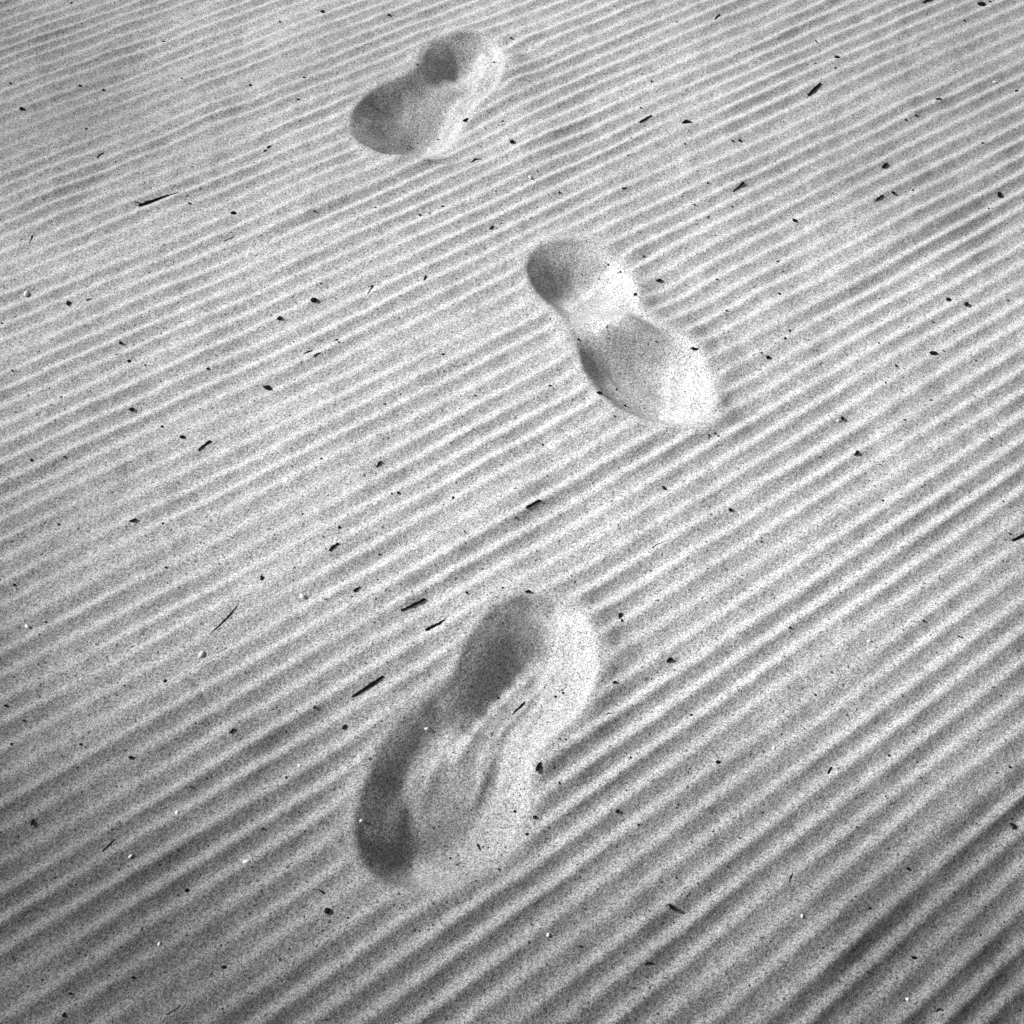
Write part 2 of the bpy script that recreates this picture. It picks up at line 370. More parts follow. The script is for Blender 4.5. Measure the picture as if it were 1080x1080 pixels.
def carve(pr, pts, X, Y):
    """dig the hollow: integrate the wall slopes along the light, closing each profile at the far rim"""
    c = pts.mean(0); st = 0.002
    uu = np.arange(-0.26, 0.26, st)
    U, V = np.meshgrid(uu, uu)
    gx_ = c[0] + U * LX - V * LY; gy_ = c[1] + U * LY + V * LX
    d, _, _ = seg_dist(gx_, gy_, pts, True)
    ins = np.zeros(U.shape, bool)
    for a, b in zip(pts, np.roll(pts, -1, 0)):
        cc = (a[1] > gy_) != (b[1] > gy_)
        xx = (b[0] - a[0]) * (gy_ - a[1]) / (b[1] - a[1] + 1e-15) + a[0]
        ins ^= cc & (gx_ < xx)
    sd = np.where(ins, -d, d)
    px, py = survey(gx_, gy_)
    tab = np.array(pr['steep'])
    num = np.zeros(U.shape); den = np.full(U.shape, 1e-9)
    q2 = 2 * pr['soft'] ** 2
    for (tx, ty, tv) in tab:
        wgt = np.exp(-((px - tx) ** 2 + (py - ty) ** 2) / q2) + 1e-7
        num += wgt * tv; den += wgt
    rr = num / den
    flo = sstep(0.012, 0.035, -sd) * (rr < 1)
    rr = rr / (1 - 0.26 * flo) + pr['lift'] * flo * sstep(0.25, 0.4, rr)
    rr = (rr - 0.13) / 0.87
    sl = np.clip(math.tan(R(SUN_EL)) * (1 - rr), -0.45, 0.67)
    m = 1 - sstep(-0.003, 0.003, sd)
    sl = sl * m
    dn = np.maximum(sl, 0); up = np.maximum(-sl, 0) + 0.03 * m * (sl < 0.05)
    wl = sstep(0.22, 0.46, dn)                 # steep walls keep their pitch, the floor levels out first
    DW = (dn * wl).sum(1) * st; DF = (dn * (1 - wl)).sum(1) * st; U_ = up.sum(1) * st + 1e-6
    mx_ = up.max(1) + 1e-6
    kb = np.minimum((DW + DF) / U_, 0.82 / mx_)
    give = pr['give']
    kf = np.clip((kb * U_ + give - DW) / (DF + 1e-6), 0.25, 1.0)
    kw = np.clip((kb * U_ + give * 1.3 - kf * DF) / (DW + 1e-6), 0.35, 1.0)
    kf = gauss1(kf, 3.0, 0); kb = gauss1(kb, 3.0, 0); kw = gauss1(kw, 3.0, 0)
    s2 = dn * (wl * kw[:, None] + (1 - wl) * kf[:, None]) - up * kb[:, None]
    res = gauss1(s2.sum(1), 5.0, 0)            # what is left steps down past the far rim and recovers slowly
    over = (s2.sum(1) - res) / (m.sum(1) + 1e-6)
    s2 = s2 - over[:, None] * m
    h_ = -np.cumsum(s2, 1) * st
    right = np.cumsum(m, 1) / (m.sum(1)[:, None] + 1e-6)
    rec = np.where(right > 0.999, np.exp(-np.maximum(sd, 0) / 0.055), 1.0) * (1 - sstep(0.07, 0.15, sd))
    h_ = h_ * rec
    h_ = gauss1(h_, 1.6, 0); h_ = gauss1(h_, 0.9, 1)
    ru = (X - c[0]) * LX + (Y - c[1]) * LY; rv = -(X - c[0]) * LY + (Y - c[1]) * LX
    iu = np.clip((ru - uu[0]) / st, 0, len(uu) - 2); iv = np.clip((rv - uu[0]) / st, 0, len(uu) - 2)
    return sample(h_, iv, iu)


def soften(a, n):
    for _ in range(n):
        b = np.pad(a, 1, mode='edge')
        a = (b[1:-1, 1:-1] * 2 + b[:-2, 1:-1] + b[2:, 1:-1] + b[1:-1, :-2] + b[1:-1, 2:]) / 6
    return a


print_shade = np.zeros_like(GX)  # per-vertex mask for the shade painted on the print floors
smooth_out = np.ones_like(GX)                 # where ripples survive
dent = np.zeros_like(GX)
pid = np.full(GX.shape, -1, np.int8)          # which print a vertex belongs to
lobe = np.zeros(GX.shape, np.int8)
grn = fft_noise((512, 512), 1.6, 1.6)
wob = fft_noise((256, 256), 3, 3)
for k, pr in enumerate(PRINTS):
    pts = smooth_closed(ground_pts(pr['outline']))
    J = box_idx(pts, 0.30)
    X, Y = GX[J], GY[J]
    d, _, _ = seg_dist(X, Y, pts, True)
    ins = np.zeros(X.shape, bool)
    for a, b in zip(pts, np.roll(pts, -1, 0)):
        c = (a[1] > Y) != (b[1] > Y)
        xx = (b[0] - a[0]) * (Y - a[1]) / (b[1] - a[1] + 1e-15) + a[0]
        ins ^= c & (X < xx)
    sd = np.where(ins, -d, d)
    sd = sd + sample(wob, Y / 0.012 + 31 * k, X / 0.012) * 0.0022
    cq = pts.mean(0)
    inner = sstep(0.0, 0.03, -sd)
    h = carve(pr, pts, X, Y)
    h0 = h
    # drag lines along the foot on the floor of the print
    (ax, ay), (bx, by) = pr['axis']
    a0 = np.array(ground(ax, ay)); b0 = np.array(ground(bx, by)); u = b0 - a0; u /= np.linalg.norm(u)
    al = (X - a0[0]) * u[0] + (Y - a0[1]) * u[1]
    ac = -(X - a0[0]) * u[1] + (Y - a0[1]) * u[0]
    st = fft_noise((64, 256), 4.5, 2.4)
    floor = sstep(0.022, 0.048, -sd)
    h += sample(st, al / 0.022 + 20, ac / 0.0042 + 60) * (0.0019 if k == 0 else 0.0009) * floor
    for (pl, wd, hh_) in pr.get('drags', []):
        dpts = smooth_open(ground_pts([(360 + x_ / 3.087, 610 + y_ / 3.087) for x_, y_ in pl]))
        dd, _, tt_ = seg_dist(X, Y, dpts, False)
        h += hh_ * np.exp(-(dd / wd) ** 2) * np.sin(math.pi * np.clip(tt_, 0, 1)) ** 0.5
    # grains that ran down the walls
    h += sample(grn, Y / 0.004 + 77, X / 0.004 + 31) * 0.00025 * inner
    # pushed-up rim, higher on the right-hand side
    cxm, cym = cq
    side = 0.75 + 0.55 * np.tanh((X - cxm) / 0.05)
    rimp = np.exp(-((sd - 0.006) / np.where(sd > 0.006, 0.026, 0.009)) ** 2)
    crumb = sample(grn, Y / 0.0065 + 11 * k, X / 0.0065 + 5) * 0.0007 * np.exp(-(sd / 0.02) ** 2)
    h += pr['rim'] * side * rimp + crumb
    print_shade[J] = np.maximum(print_shade[J], pr['floor_shade'] * sstep(0.010, 0.024, -h0) * sstep(0.012, 0.035, -sd))
    dent[J] += h
    keep = sstep(-0.002, 0.030, sd)
    smooth_out[J] *= keep
    pm = sd < 0.006
    pid[J] = np.where(pm, k, pid[J])
    (wx0, wy0), (wx1, wy1) = pr['waist']
    p0 = np.array(ground(wx0, wy0)); p1 = np.array(ground(wx1, wy1))
    side_ = (p1[0] - p0[0]) * (Y - p0[1]) - (p1[1] - p0[1]) * (X - p0[0])
    hx, hy = ground(*pr['axis'][0])
    sh = (p1[0] - p0[0]) * (hy - p0[1]) - (p1[1] - p0[1]) * (hx - p0[0])
    lobe[J] = np.where(pm, np.where(side_ * sh > 0, 1, 2), lobe[J])

micro = rng.standard_normal(GX.shape) * 0.00010
Z = (rip + tro + knob2 + knob) * smooth_out * FADE + dent + swell + fall
Z = Z + (knob * 0.35) * (1 - smooth_out) + micro * (ext <= 0)

# ------------------------------------------------------------------ sand meshes
dzx = np.gradient(Z, xs, axis=1)
dzy = np.gradient(Z, ys, axis=0)
NRM = np.stack([-dzx, -dzy, np.ones_like(Z)], -1)
NRM /= np.linalg.norm(NRM, axis=-1, keepdims=True)
VERT = np.stack([GX, GY, Z], -1).reshape(-1, 3)
NRM = NRM.reshape(-1, 3)
PRINT_SHADE = print_shade.reshape(-1)
idx = np.arange(NX * NY).reshape(NY, NX)
QUADS = np.stack([idx[:-1, :-1], idx[:-1, 1:], idx[1:, 1:], idx[1:, :-1]], -1).reshape(-1, 4)
fid = np.where(pid[:-1, :-1] >= 0, pid[:-1, :-1].astype(int) * 2 + (lobe[:-1, :-1] == 2), -1).reshape(-1)


def grid_mesh(name, sel, origin, mat):
    q = QUADS[sel]
    used, inv = np.unique(q, return_inverse=True)
    v = VERT[used] - np.array(origin)
    me = bpy.data.meshes.new(name)
    me.vertices.add(len(v)); me.vertices.foreach_set('co', v.astype(np.float32).ravel())
    me.loops.add(q.size); me.loops.foreach_set('vertex_index', inv.astype(np.int32).ravel())
    me.polygons.add(len(q))
    me.polygons.foreach_set('loop_start', np.arange(0, q.size, 4, dtype=np.int32))
    me.polygons.foreach_set('use_smooth', np.ones(len(q), bool))
    me.update(calc_edges=True)
    me.normals_split_custom_set_from_vertices(NRM[used].astype(np.float32))
    at = me.attributes.new('print_shade', 'FLOAT', 'POINT'); at.data.foreach_set('value', PRINT_SHADE[used].astype(np.float32))
    me.materials.append(mat)
    o = bpy.data.objects.new(name, me)
    o.location = origin
    col.objects.link(o)
    return o


# ------------------------------------------------------------------ materials
def nodes_of(m):
    m.use_nodes = True
    nt = m.node_tree
    bs = nt.nodes.get('Principled BSDF')
    return nt, nt.nodes, nt.links, bs


def math_node(N, L, op, a, b=None):
    n = N.new('ShaderNodeMath'); n.operation = op
    for i, v in enumerate((a, b)):
        if v is None: continue
        if isinstance(v, (int, float)): n.inputs[i].default_value = v
        else: L.new(v, n.inputs[i])
    return n.outputs[0]


def maprange(N, L, v, a, b, c, d, smooth=False):
    n = N.new('ShaderNodeMapRange')
    if smooth: n.interpolation_type = 'SMOOTHSTEP'
    L.new(v, n.inputs[0])
    for i, x in enumerate((a, b, c, d)): n.inputs[i + 1].default_value = x
    return n.outputs[0]


def make_sand():
    m = bpy.data.materials.new('sand')
    nt, N, L, bs = nodes_of(m)
    geo = N.new('ShaderNodeNewGeometry')
    pos = geo.outputs['Position']

    def noise(scale, detail=2.0, rough=.55):
        n = N.new('ShaderNodeTexNoise'); n.inputs['Scale'].default_value = scale
        n.inputs['Detail'].default_value = detail; n.inputs['Roughness'].default_value = rough
        L.new(pos, n.inputs['Vector']); return n.outputs['Fac']
    vo = N.new('ShaderNodeTexVoronoi'); vo.inputs['Scale'].default_value = 950.0
    L.new(pos, vo.inputs['Vector'])
    sep = N.new('ShaderNodeSeparateColor'); L.new(vo.outputs['Color'], sep.inputs[0])
    g1 = maprange(N, L, sep.outputs[0], 0, 1, .30, 1.70)
    vo2 = N.new('ShaderNodeTexVoronoi'); vo2.inputs['Scale'].default_value = 440.0
    L.new(pos, vo2.inputs['Vector'])
    sep2 = N.new('ShaderNodeSeparateColor'); L.new(vo2.outputs['Color'], sep2.inputs[0])
    g2 = maprange(N, L, sep2.outputs[1], 0, 1, .86, 1.14)
    dark = maprange(N, L, sep2.outputs[0], .990, .993, 1.0, .25)          # a few heavy dark grains
    g3 = maprange(N, L, noise(75, 3), .3, .7, .95, 1.05)
    broad = maprange(N, L, noise(1.7, 3), .3, .7, .95, 1.05)
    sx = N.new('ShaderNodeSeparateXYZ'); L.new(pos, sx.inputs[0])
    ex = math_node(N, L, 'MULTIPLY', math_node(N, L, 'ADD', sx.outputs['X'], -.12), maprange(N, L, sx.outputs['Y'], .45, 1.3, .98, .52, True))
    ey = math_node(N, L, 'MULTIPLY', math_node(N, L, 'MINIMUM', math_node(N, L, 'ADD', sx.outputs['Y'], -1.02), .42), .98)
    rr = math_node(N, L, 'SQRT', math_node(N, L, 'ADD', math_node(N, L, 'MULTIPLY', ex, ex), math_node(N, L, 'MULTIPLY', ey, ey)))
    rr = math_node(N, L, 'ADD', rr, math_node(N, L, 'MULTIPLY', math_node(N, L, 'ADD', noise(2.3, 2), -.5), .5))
    vignette = maprange(N, L, rr, .25, .98, 1.0, .27, True)                    # vignette painted into the sand colour, darkest toward the near corners
    at = N.new('ShaderNodeAttribute'); at.attribute_name = 'print_shade'
    floor_shade = maprange(N, L, at.outputs['Fac'], 0, 1, 1.0, .82)                # shade on the floor of the prints, painted into the sand colour
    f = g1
    for k in (g2, dark, g3, broad, vignette, floor_shade): f = math_node(N, L, 'MULTIPLY', f, k)
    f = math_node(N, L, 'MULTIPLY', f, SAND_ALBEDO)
    cmb = N.new('ShaderNodeCombineColor')
    for i in range(3): L.new(f, cmb.inputs[i])
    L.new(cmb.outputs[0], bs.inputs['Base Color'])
    bs.inputs['Roughness'].default_value = .95
    bs.inputs['Specular IOR Level'].default_value = .12
    b = N.new('ShaderNodeBump'); b.inputs['Strength'].default_value = .55; b.inputs['Distance'].default_value = .0006
    hh = math_node(N, L, 'ADD', noise(520, 2, .6), math_node(N, L, 'MULTIPLY', noise(190, 2), .8))
    L.new(hh, b.inputs['Height']); L.new(b.outputs[0], bs.inputs['Normal'])
    return m


def make_plain(name, lo, hi, scale, rough=.8):
    m = bpy.data.materials.new(name)
    nt, N, L, bs = nodes_of(m)
    tc = N.new('ShaderNodeTexCoord')
    n = N.new('ShaderNodeTexNoise'); n.inputs['Scale'].default_value = scale; n.inputs['Detail'].default_value = 4
    L.new(tc.outputs['Object'], n.inputs['Vector'])
    f = maprange(N, L, n.outputs['Fac'], .3, .7, lo, hi)
    c = N.new('ShaderNodeCombineColor')
    for i in range(3): L.new(f, c.inputs[i])
    L.new(c.outputs[0], bs.inputs['Base Color'])
    bs.inputs['Roughness'].default_value = rough
    bs.inputs['Specular IOR Level'].default_value = .06
    b = N.new('ShaderNodeBump'); b.inputs['Strength'].default_value = .4; b.inputs['Distance'].default_value = .0004
    L.new(n.outputs['Fac'], b.inputs['Height']); L.new(b.outputs[0], bs.inputs['Normal'])
    return m


SAND_ALBEDO = 0.64
SAND = make_sand()
WOOD = make_plain('dark_driftwood', .006, .018, 500)
STONE = make_plain('dark_stone', .008, .022, 400)
SHELL = make_plain('bleached_shell', .85, .92, 300, .6)
STRAW = make_plain('dry_straw', .08, .14, 500)

# ------------------------------------------------------------------ sand sheet and prints
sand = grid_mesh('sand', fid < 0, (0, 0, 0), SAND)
sand['kind'] = 'structure'
PLABEL = [
    'largest footprint, nearest the viewer, deep shadowed toe end lower left and streaked floor',
    'middle footprint of the trail, pointing down right, heel and sole parted by a pale ridge',
    'smallest and farthest footprint at the top of the trail, toe end pointing lower left',
]
for k, pr in enumerate(PRINTS):
    cxm, cym = ground_pts(pr['outline']).mean(0)
    e_ = bpy.data.objects.new('footprint', None)
    e_.empty_display_size = .05
    e_.location = (cxm, cym, 0)
    col.objects.link(e_)
    e_['label'] = PLABEL[k]; e_['category'] = 'footprint'; e_['group'] = 'footprints of one trail across the sand'
    for j, nm in enumerate(('heel_hollow', 'sole_hollow')):
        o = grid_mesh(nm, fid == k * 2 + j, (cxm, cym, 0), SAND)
        o.parent = e_; o.location = (0, 0, 0)


def hz(x, y):
    i = int(np.clip(np.searchsorted(xs, x) - 1, 0, NX - 2)); j = int(np.clip(np.searchsorted(ys, y) - 1, 0, NY - 2))
    tx = (x - xs[i]) / (xs[i + 1] - xs[i]); ty = (y - ys[j]) / (ys[j + 1] - ys[j])
    return float((Z[j, i] * (1 - tx) + Z[j, i + 1] * tx) * (1 - ty) + (Z[j + 1, i] * (1 - tx) + Z[j + 1, i + 1] * tx) * ty)


# ------------------------------------------------------------------ flotsam lying on the sand
def place(px, py):
    X, Y = ground(px, py)
    z = hz(X, Y)
    for _ in range(3):                        # real relief, not the flat plane
        t = (CAM_H - z) / CAM_H
        X2, Y2 = float(X) * t, float(Y) * t
        z = hz(X2, Y2)
    return X2, Y2, z


def finish(o, label, cat, group=None):
    o['label'] = label; o['category'] = cat
    if group: o['group'] = group
    return o


def twig(pts, widths, label, mat=None, name='twig', cat='twig', branch=None, group=None, lift=.35):
    """tapered crooked stick through survey points lying on the relief"""
    r = np.random.default_rng(abs(hash(round(pts[0][0] * 7 + pts[0][1] * 13))) % 9999)
    W = [np.array(place(*p)) for p in pts]
    base = W[0].copy()
    bm = bmesh.new()

    def tube(P3, rad):
        # resample for a bent, knotty outline
        Q3, R3 = [], []
        n = len(P3)
        for a in range(n - 1):
            for t in np.linspace(0, 1, 4, endpoint=False):
                Q3.append(P3[a] * (1 - t) + P3[a + 1] * t); R3.append(rad[a] * (1 - t) + rad[a + 1] * t)
        Q3.append(P3[-1]); R3.append(rad[-1])
        rings = []
        for i, (p, rr) in enumerate(zip(Q3, R3)):
            d = Q3[min(i + 1, len(Q3) - 1)] - Q3[max(i - 1, 0)]
            d = d / (np.linalg.norm(d) + 1e-9)
            s = np.cross(d, [0, 0, 1.0]); s /= np.linalg.norm(s) + 1e-9
            up = np.cross(s, d)
            rr = rr * r.uniform(.82, 1.2)
            c = p + s * r.uniform(-.25, .25) * rr + np.array([0, 0, rr * lift])
            ring = []
            for q in range(7):
                a = 2 * math.pi * q / 7
                k = rr * r.uniform(.85, 1.12)
                ring.append(bm.verts.new(Vector(c + s * math.cos(a) * k + up * math.sin(a) * k * .8 - base)))
            rings.append(ring)
        for A_, B_ in zip(rings[:-1], rings[1:]):
            for q in range(7):
                bm.faces.new((A_[q], A_[(q + 1) % 7], B_[(q + 1) % 7], B_[q]))
        bm.faces.new(rings[0][::-1]); bm.faces.new(rings[-1])
    sc = scale_at(*pts[0])
    tube(W, [w * .42 / sc for w in widths])
    if branch:
        tube([np.array(place(*p)) for p in branch[0]], [w * .4 / sc for w in branch[1]])
    me = bpy.data.meshes.new(name)
    bmesh.ops.recalc_face_normals(bm, faces=bm.faces)
    bm.to_mesh(me); bm.free()
    for p in me.polygons: p.use_smooth = True
    me.materials.append(mat or WOOD)
    o = bpy.data.objects.new(name, me); o.location = base
    col.objects.link(o)
    return finish(o, label, cat, group)


def lump_mesh(name, sx, sy, sz, seed, mat, jag=.28):
    r = np.random.default_rng(seed)
    bm = bmesh.new()
    bmesh.ops.create_icosphere(bm, subdivisions=2, radius=1)
    ax = r.standard_normal((5, 3)); ax /= np.linalg.norm(ax, axis=1, keepdims=True); am = r.uniform(-1, 1, 5)
    for v in bm.verts:
        n = np.array(v.co)
        k = 1 + jag * sum(a * max(0, n @ x) ** 2 for a, x in zip(am, ax)) + r.uniform(-.06, .06)
        v.co = Vector((n[0] * k * sx, n[1] * k * sy, n[2] * k * sz))
    me = bpy.data.meshes.new(name)
    bm.to_mesh(me); bm.free()
    me.materials.append(mat)
    for p in me.polygons: p.use_smooth = True
    return me


def lump(px, py, w, h, ang, label, name='pebble', cat='pebble', mat=None, jag=.28, seed=None, group=None, tall=.55):
    sc = scale_at(px, py)
    X, Y, z = place(px, py)
    if mat is SHELL: w, h, tall = w * 1.15, h * 1.15, .6
    a, b = w / 2 / sc, h / 2 / sc
    me = lump_mesh(name, a, b, min(a, b) * tall * 1.3, seed if seed is not None else int(px * 3 + py), mat or STONE, jag)
    o = bpy.data.objects.new(name, me)
    o.location = (X, Y, z + min(a, b) * tall * .55); o.rotation_euler = (0, 0, R(ang))
    col.objects.link(o)
    return finish(o, label, cat, group)


def flake(px, py, outline, label, name='bark_chip', cat='bark chip', mat=None, thick=1.1, curl=.25):
    """thin angular chip, outline in survey units around its place"""
    sc = scale_at(px, py)
    X, Y, z = place(px, py)
    r = np.random.default_rng(int(px * 5 + py))
    bm = bmesh.new()
    o2 = np.array(outline, float) * .86 / sc
    o2[:, 1] *= -1 / .9
    rad = np.abs(o2).max() + 1e-9
    top, bot = [], []
    t = thick / sc
    for p in o2:
        k = curl * t * ((p[0] / rad) ** 2 * 2)
        top.append(bm.verts.new((p[0] * .93, p[1] * .93, t + k + r.uniform(-.15, .15) * t)))
        bot.append(bm.verts.new((p[0], p[1], -t * .3 + k)))
    n = len(o2)
    ct = bm.verts.new((0, 0, t * 1.25))
    for i in range(n):
        j = (i + 1) % n
        bm.faces.new((top[i], top[j], ct))
        bm.faces.new((bot[i], bot[j], top[j], top[i]))
    bm.faces.new(bot[::-1])
    bmesh.ops.recalc_face_normals(bm, faces=bm.faces)
    me = bpy.data.meshes.new(name)
    bm.to_mesh(me); bm.free()
    me.materials.append(mat or WOOD)
    o = bpy.data.objects.new(name, me); o.location = (X, Y, z + t * .3)
    col.objects.link(o)
    return finish(o, label, cat)


# -- sticks
twig([(146, 217), (157, 213), (172, 208), (189, 203)], [3.4, 4.2, 2.6, 1.2],
     'long dark twig split at its thick left end, on the upper left sand', branch=([(142, 213), (150, 215), (160, 212)], [1.0, 1.6, 2.0]))
twig([(852, 101), (858, 95), (865, 88)], [2.8, 3.4, 3.2], 'short thick black twig standing out alone on pale sand in the upper right')
twig([(773, 202), (778, 198), (784, 193)], [1.2, 2.2, 3.4], 'tapering dark twig, thick end up, between the triangular chip and the middle footprint')
twig([(674, 129), (680, 126), (687, 122)], [1.4, 2.4, 2.2], 'slim dark twig lying up right from the middle footprint toward the triangular chip')
twig([(923, 212), (927, 209), (931, 206)], [1.6, 2.8, 2.2], 'stubby dark twig just left of a small dark crumb below the pointed chip')
twig([(209, 475), (215, 470), (222, 465)], [1.6, 2.6, 3.2], 'short dark twig with a knobbed upper end, below a small pebble on the left sand')
twig([(347, 581), (351, 577), (357, 573)], [2.6, 3.0, 2.4], 'small dark twig on the left of centre above the nearest footprint trio of sticks')
twig([(423, 644), (432, 640), (440, 636), (448, 632)], [2.4, 3.2, 3.4, 3.8], 'upper of two parallel black sticks left of the near footprint heel')
twig([(449, 665), (456, 661), (463, 658), (469, 654)], [3.8, 3.6, 3.8, 2.4], 'lower of two parallel black sticks beside the near footprint heel')
twig([(371, 735), (382, 728), (394, 720), (404, 713)], [2.0, 3.4, 3.6, 2.4], 'longest black stick, left of the near footprint waist')
twig([(555, 536), (562, 532), (566, 529), (570, 528)], [3.0, 3.6, 2.8, 4.0], 'thick black stick with a hooked right end, midway between the near and middle footprints')
twig([(688, 578), (692, 575), (703, 570)], [2.2, 1.4, .8], 'hair thin dark twig with a thicker left end, up right of the near footprint heel')
twig([(540, 754), (546, 748), (554, 740)], [1.4, 2.8, 1.2], 'pointed dark twig lying inside the near footprint on its streaked floor')
twig([(1067, 570), (1074, 567), (1090, 559)], [2.4, 4.4, 5.0], 'thick black stick cut off by the right edge of the picture')
twig([(503, 890), (505, 893), (507, 897)], [2.0, 2.8, 1.6], 'tiny black splinter on the bright lower wall of the near footprint')
twig([(680, 1017), (684, 1015), (690, 1017)], [1.6, 2.2, 1.2], 'small arched dark splinter near the bottom edge right of centre')
twig([(754, 21), (756, 18), (759, 15)], [1.2, 2.0, 1.4], 'small slanted splinter near the top edge right of centre')
twig([(860, 43), (863, 46)], [1.8, 1.4], 'tiny splinter leaning the other way, above the short thick twig of the upper right')
twig([(973, 3), (977, 1), (983, 0)], [1.6, 2.4, 1.4], 'curved splinter at the very top edge, left of the blackest pebble')
twig([(497, 171), (501, 168), (507, 168)], [1.4, 2.4, 1.2], 'bent dark splinter below the far footprint and its round pebble')
twig([(517, 242), (520, 238)], [3.0, 2.0], 'short upright splinter above left of the middle footprint heel')
twig([(447, 296), (449, 291)], [2.2, 2.8], 'small upright splinter left of the middle footprint heel')
twig([(397, 493), (399, 490), (402, 487)], [1.4, 2.6, 2.8], 'small slanted splinter on the open sand between the left pebbles and the middle footprint')
twig([(373, 624), (376, 621), (380, 619)], [3.0, 2.6, 1.4], 'short dark splinter just above the pair of parallel sticks')
twig([(278, 160), (281, 158)], [2.0, 1.4], 'lower bit of a broken two piece splinter in the upper left')
twig([(282, 156), (285, 154)], [2.6, 2.0], 'upper bit of a broken two piece splinter in the upper left')
twig([(321, 373), (325, 371), (329, 370)], [1.2, 2.0, 1.6], 'left one of two close splinters right above the triangular chip on the left')
twig([(331, 376), (335, 373), (338, 372)], [2.4, 1.8, 1.4], 'right one of two close splinters right above the triangular chip on the left')
twig([(1010, 671), (1016, 673)], [2.2, 1.8], 'tiny flat splinter on grey sand in the right, lying almost level')
twig([(242, 773), (247, 769)], [2.6, 3.0], 'small dark splinter left of the near footprint below the longest stick')
twig([(66, 1072), (69, 1068)], [3.4, 2.4], 'short dark splinter at the bottom edge in the left corner')
twig([(873, 816), (877, 809)], [2.4, 2.0], 'small upright splinter in a ripple trough of the lower right')
twig([(91, 317), (96, 315)], [2.2, 1.4], 'little level splinter right of the forked chip at the left')
twig([(336, 938), (341, 942)], [1.2, 2.6], 'tiny splinter just above the round black pebble at the bottom left')
twig([(656, 199), (661, 198)], [2.2, 1.2], 'tiny flat splinter above the middle footprint heel to the right')
# -- straws and fibres
twig([(222, 668), (230, 661), (239, 652), (245, 645), (250, 639)], [1.0, 1.5, 1.6, 1.5, .8], 'long thin dark straw curving over the ripples left of centre', name='straw', cat='straw')
twig([(108, 898), (114, 892), (121, 885)], [1.5, 1.7, 1.3], 'straight thin dark straw low on the left', name='straw', cat='straw')
twig([(175, 1070), (184, 1065), (190, 1061)], [1.6, 2.0, 1.4], 'pale dry straw near the bottom edge at the left', name='straw', cat='straw', mat=STRAW)
twig([(102, 167), (105, 163), (109, 161)], [1.0, 1.5, 1.0], 'short curved fibre above the split twig in the upper left', name='straw', cat='straw')
twig([(31, 256), (33, 252), (34, 248)], [1.0, 1.4, 1.0], 'short upright fibre near the left edge below the split twig', name='straw', cat='straw')
twig([(388, 310), (391, 305), (393, 301), (388, 303)], [1.0, 1.6, 1.4, .9], 'hooked dark fibre left of the middle footprint', name='straw', cat='straw')
twig([(480, 912), (486, 910), (492, 911)], [.9, 1.3, .9], 'pale arched fibre on the bright lower wall of the near footprint', name='straw', cat='straw', mat=STRAW)
twig([(639, 754), (642, 752), (646, 753)], [1.0, 1.6, 1.0], 'small arched fibre to the right of the near footprint waist', name='straw', cat='straw')
twig([(236, 254), (246, 250)], [.9, 1.0], 'pale straw lying level right of centre in the upper left quarter', name='straw', cat='straw', mat=STRAW)
twig([(987, 1067), (991, 1064), (995, 1066)], [1.6, 2.2, 1.4], 'arched dark fibre near the bottom edge at the right', name='straw', cat='straw')
twig([(832, 930), (834, 925), (836, 921)], [1.2, 2.2, 1.4], 'curled dark fibre in a trough of the lower right', name='straw', cat='straw')
# -- chips of bark
flake(283, 410, [(-7, -2), (0, -4.5), (2, -1.5), (5, 3), (-1, 2)], 'triangular black chip with a thin tail on the left, below two close splinters')
flake(724, 129, [(-6, 2.5), (-2, -2.5), (0, -3), (6, .5), (5, 2), (0, 1.5)], 'low triangular black chip in the upper right between twig and far footprint')
flake(933, 175, [(-5, 3.5), (-1, -2), (3, -4), (4, -2), (0, 3)], 'pointed black chip in the right part of the upper sand')
flake(1054, 206, [(-2, -4), (2, -4.5), (2.5, 1), (0, 4), (-3, 2)], 'upright black chip in the dark trough at the right edge')
flake(984, 373, [(-5, -1), (-1, -3), (4, -2), (5, 1), (1, 2.5), (-3, 2)], 'oval black chip on the right beyond the middle footprint')
flake(903, 478, [(-4, 3.5), (0, -2), (2, -4), (3, -1), (2, 1.5)], 'small wedge shaped black chip right of the middle footprint, below the oval chip')
flake(888, 442, [(-2, -1.5), (1, -3.5), (2.5, 0), (1, 3), (-1, 1)], 'small ragged dark chip with a pale crumb at its foot')
flake(733, 368, [(-6, 0), (-2, -2.5), (1, -1), (6, 0), (3, 2), (-1, 1)], 'winged dark chip on the right rim of the middle footprint')
flake(568, 809, [(-3.8, 6), (-3, 0), (0, -5), (4, -6), (3, 0), (0, 3.5)], 'upright black leaf shaped chip at the right of the near footprint waist')
flake(709, 957, [(-5.5, -4), (-1, -3), (5, 1.5), (4.5, 4.5), (0, 3), (-4, 0)], 'blocky black chip alone in the lower right of centre')
flake(557, 624, [(-4.5, 1), (-2, -1), (1, -2), (4, .5), (3, 1.5)], 'flat black chip on the top rim of the near footprint')
flake(706, 696, [(-4.5, 3), (-1, -1.5), (1, -3.5), (5, 0), (1, 2)], 'arrow shaped black chip right of the near footprint heel')
flake(700, 515, [(-2.5, -2), (0, -2.5), (2.5, 1), (1, 2.5), (-1, 1)], 'small square black chip below the middle footprint')
flake(140, 549, [(-4.5, 1.5), (0, -1), (3, -2.5), (4, -1), (1, 2)], 'slanting dark chip on the left sand, below the knobbed twig')
flake(72, 320, [(-2, -4), (-1, -1), (3, -2), (1.5, 1), (1, 4), (-2, 2)], 'forked dark chip near the left edge with a level splinter at its right')
flake(276, 610, [(-1.5, -3.5), (1, -3), (2, 0), (1, 3), (-1.5, 2.5)], 'small upright chip on the left, between the straw and a short twig')
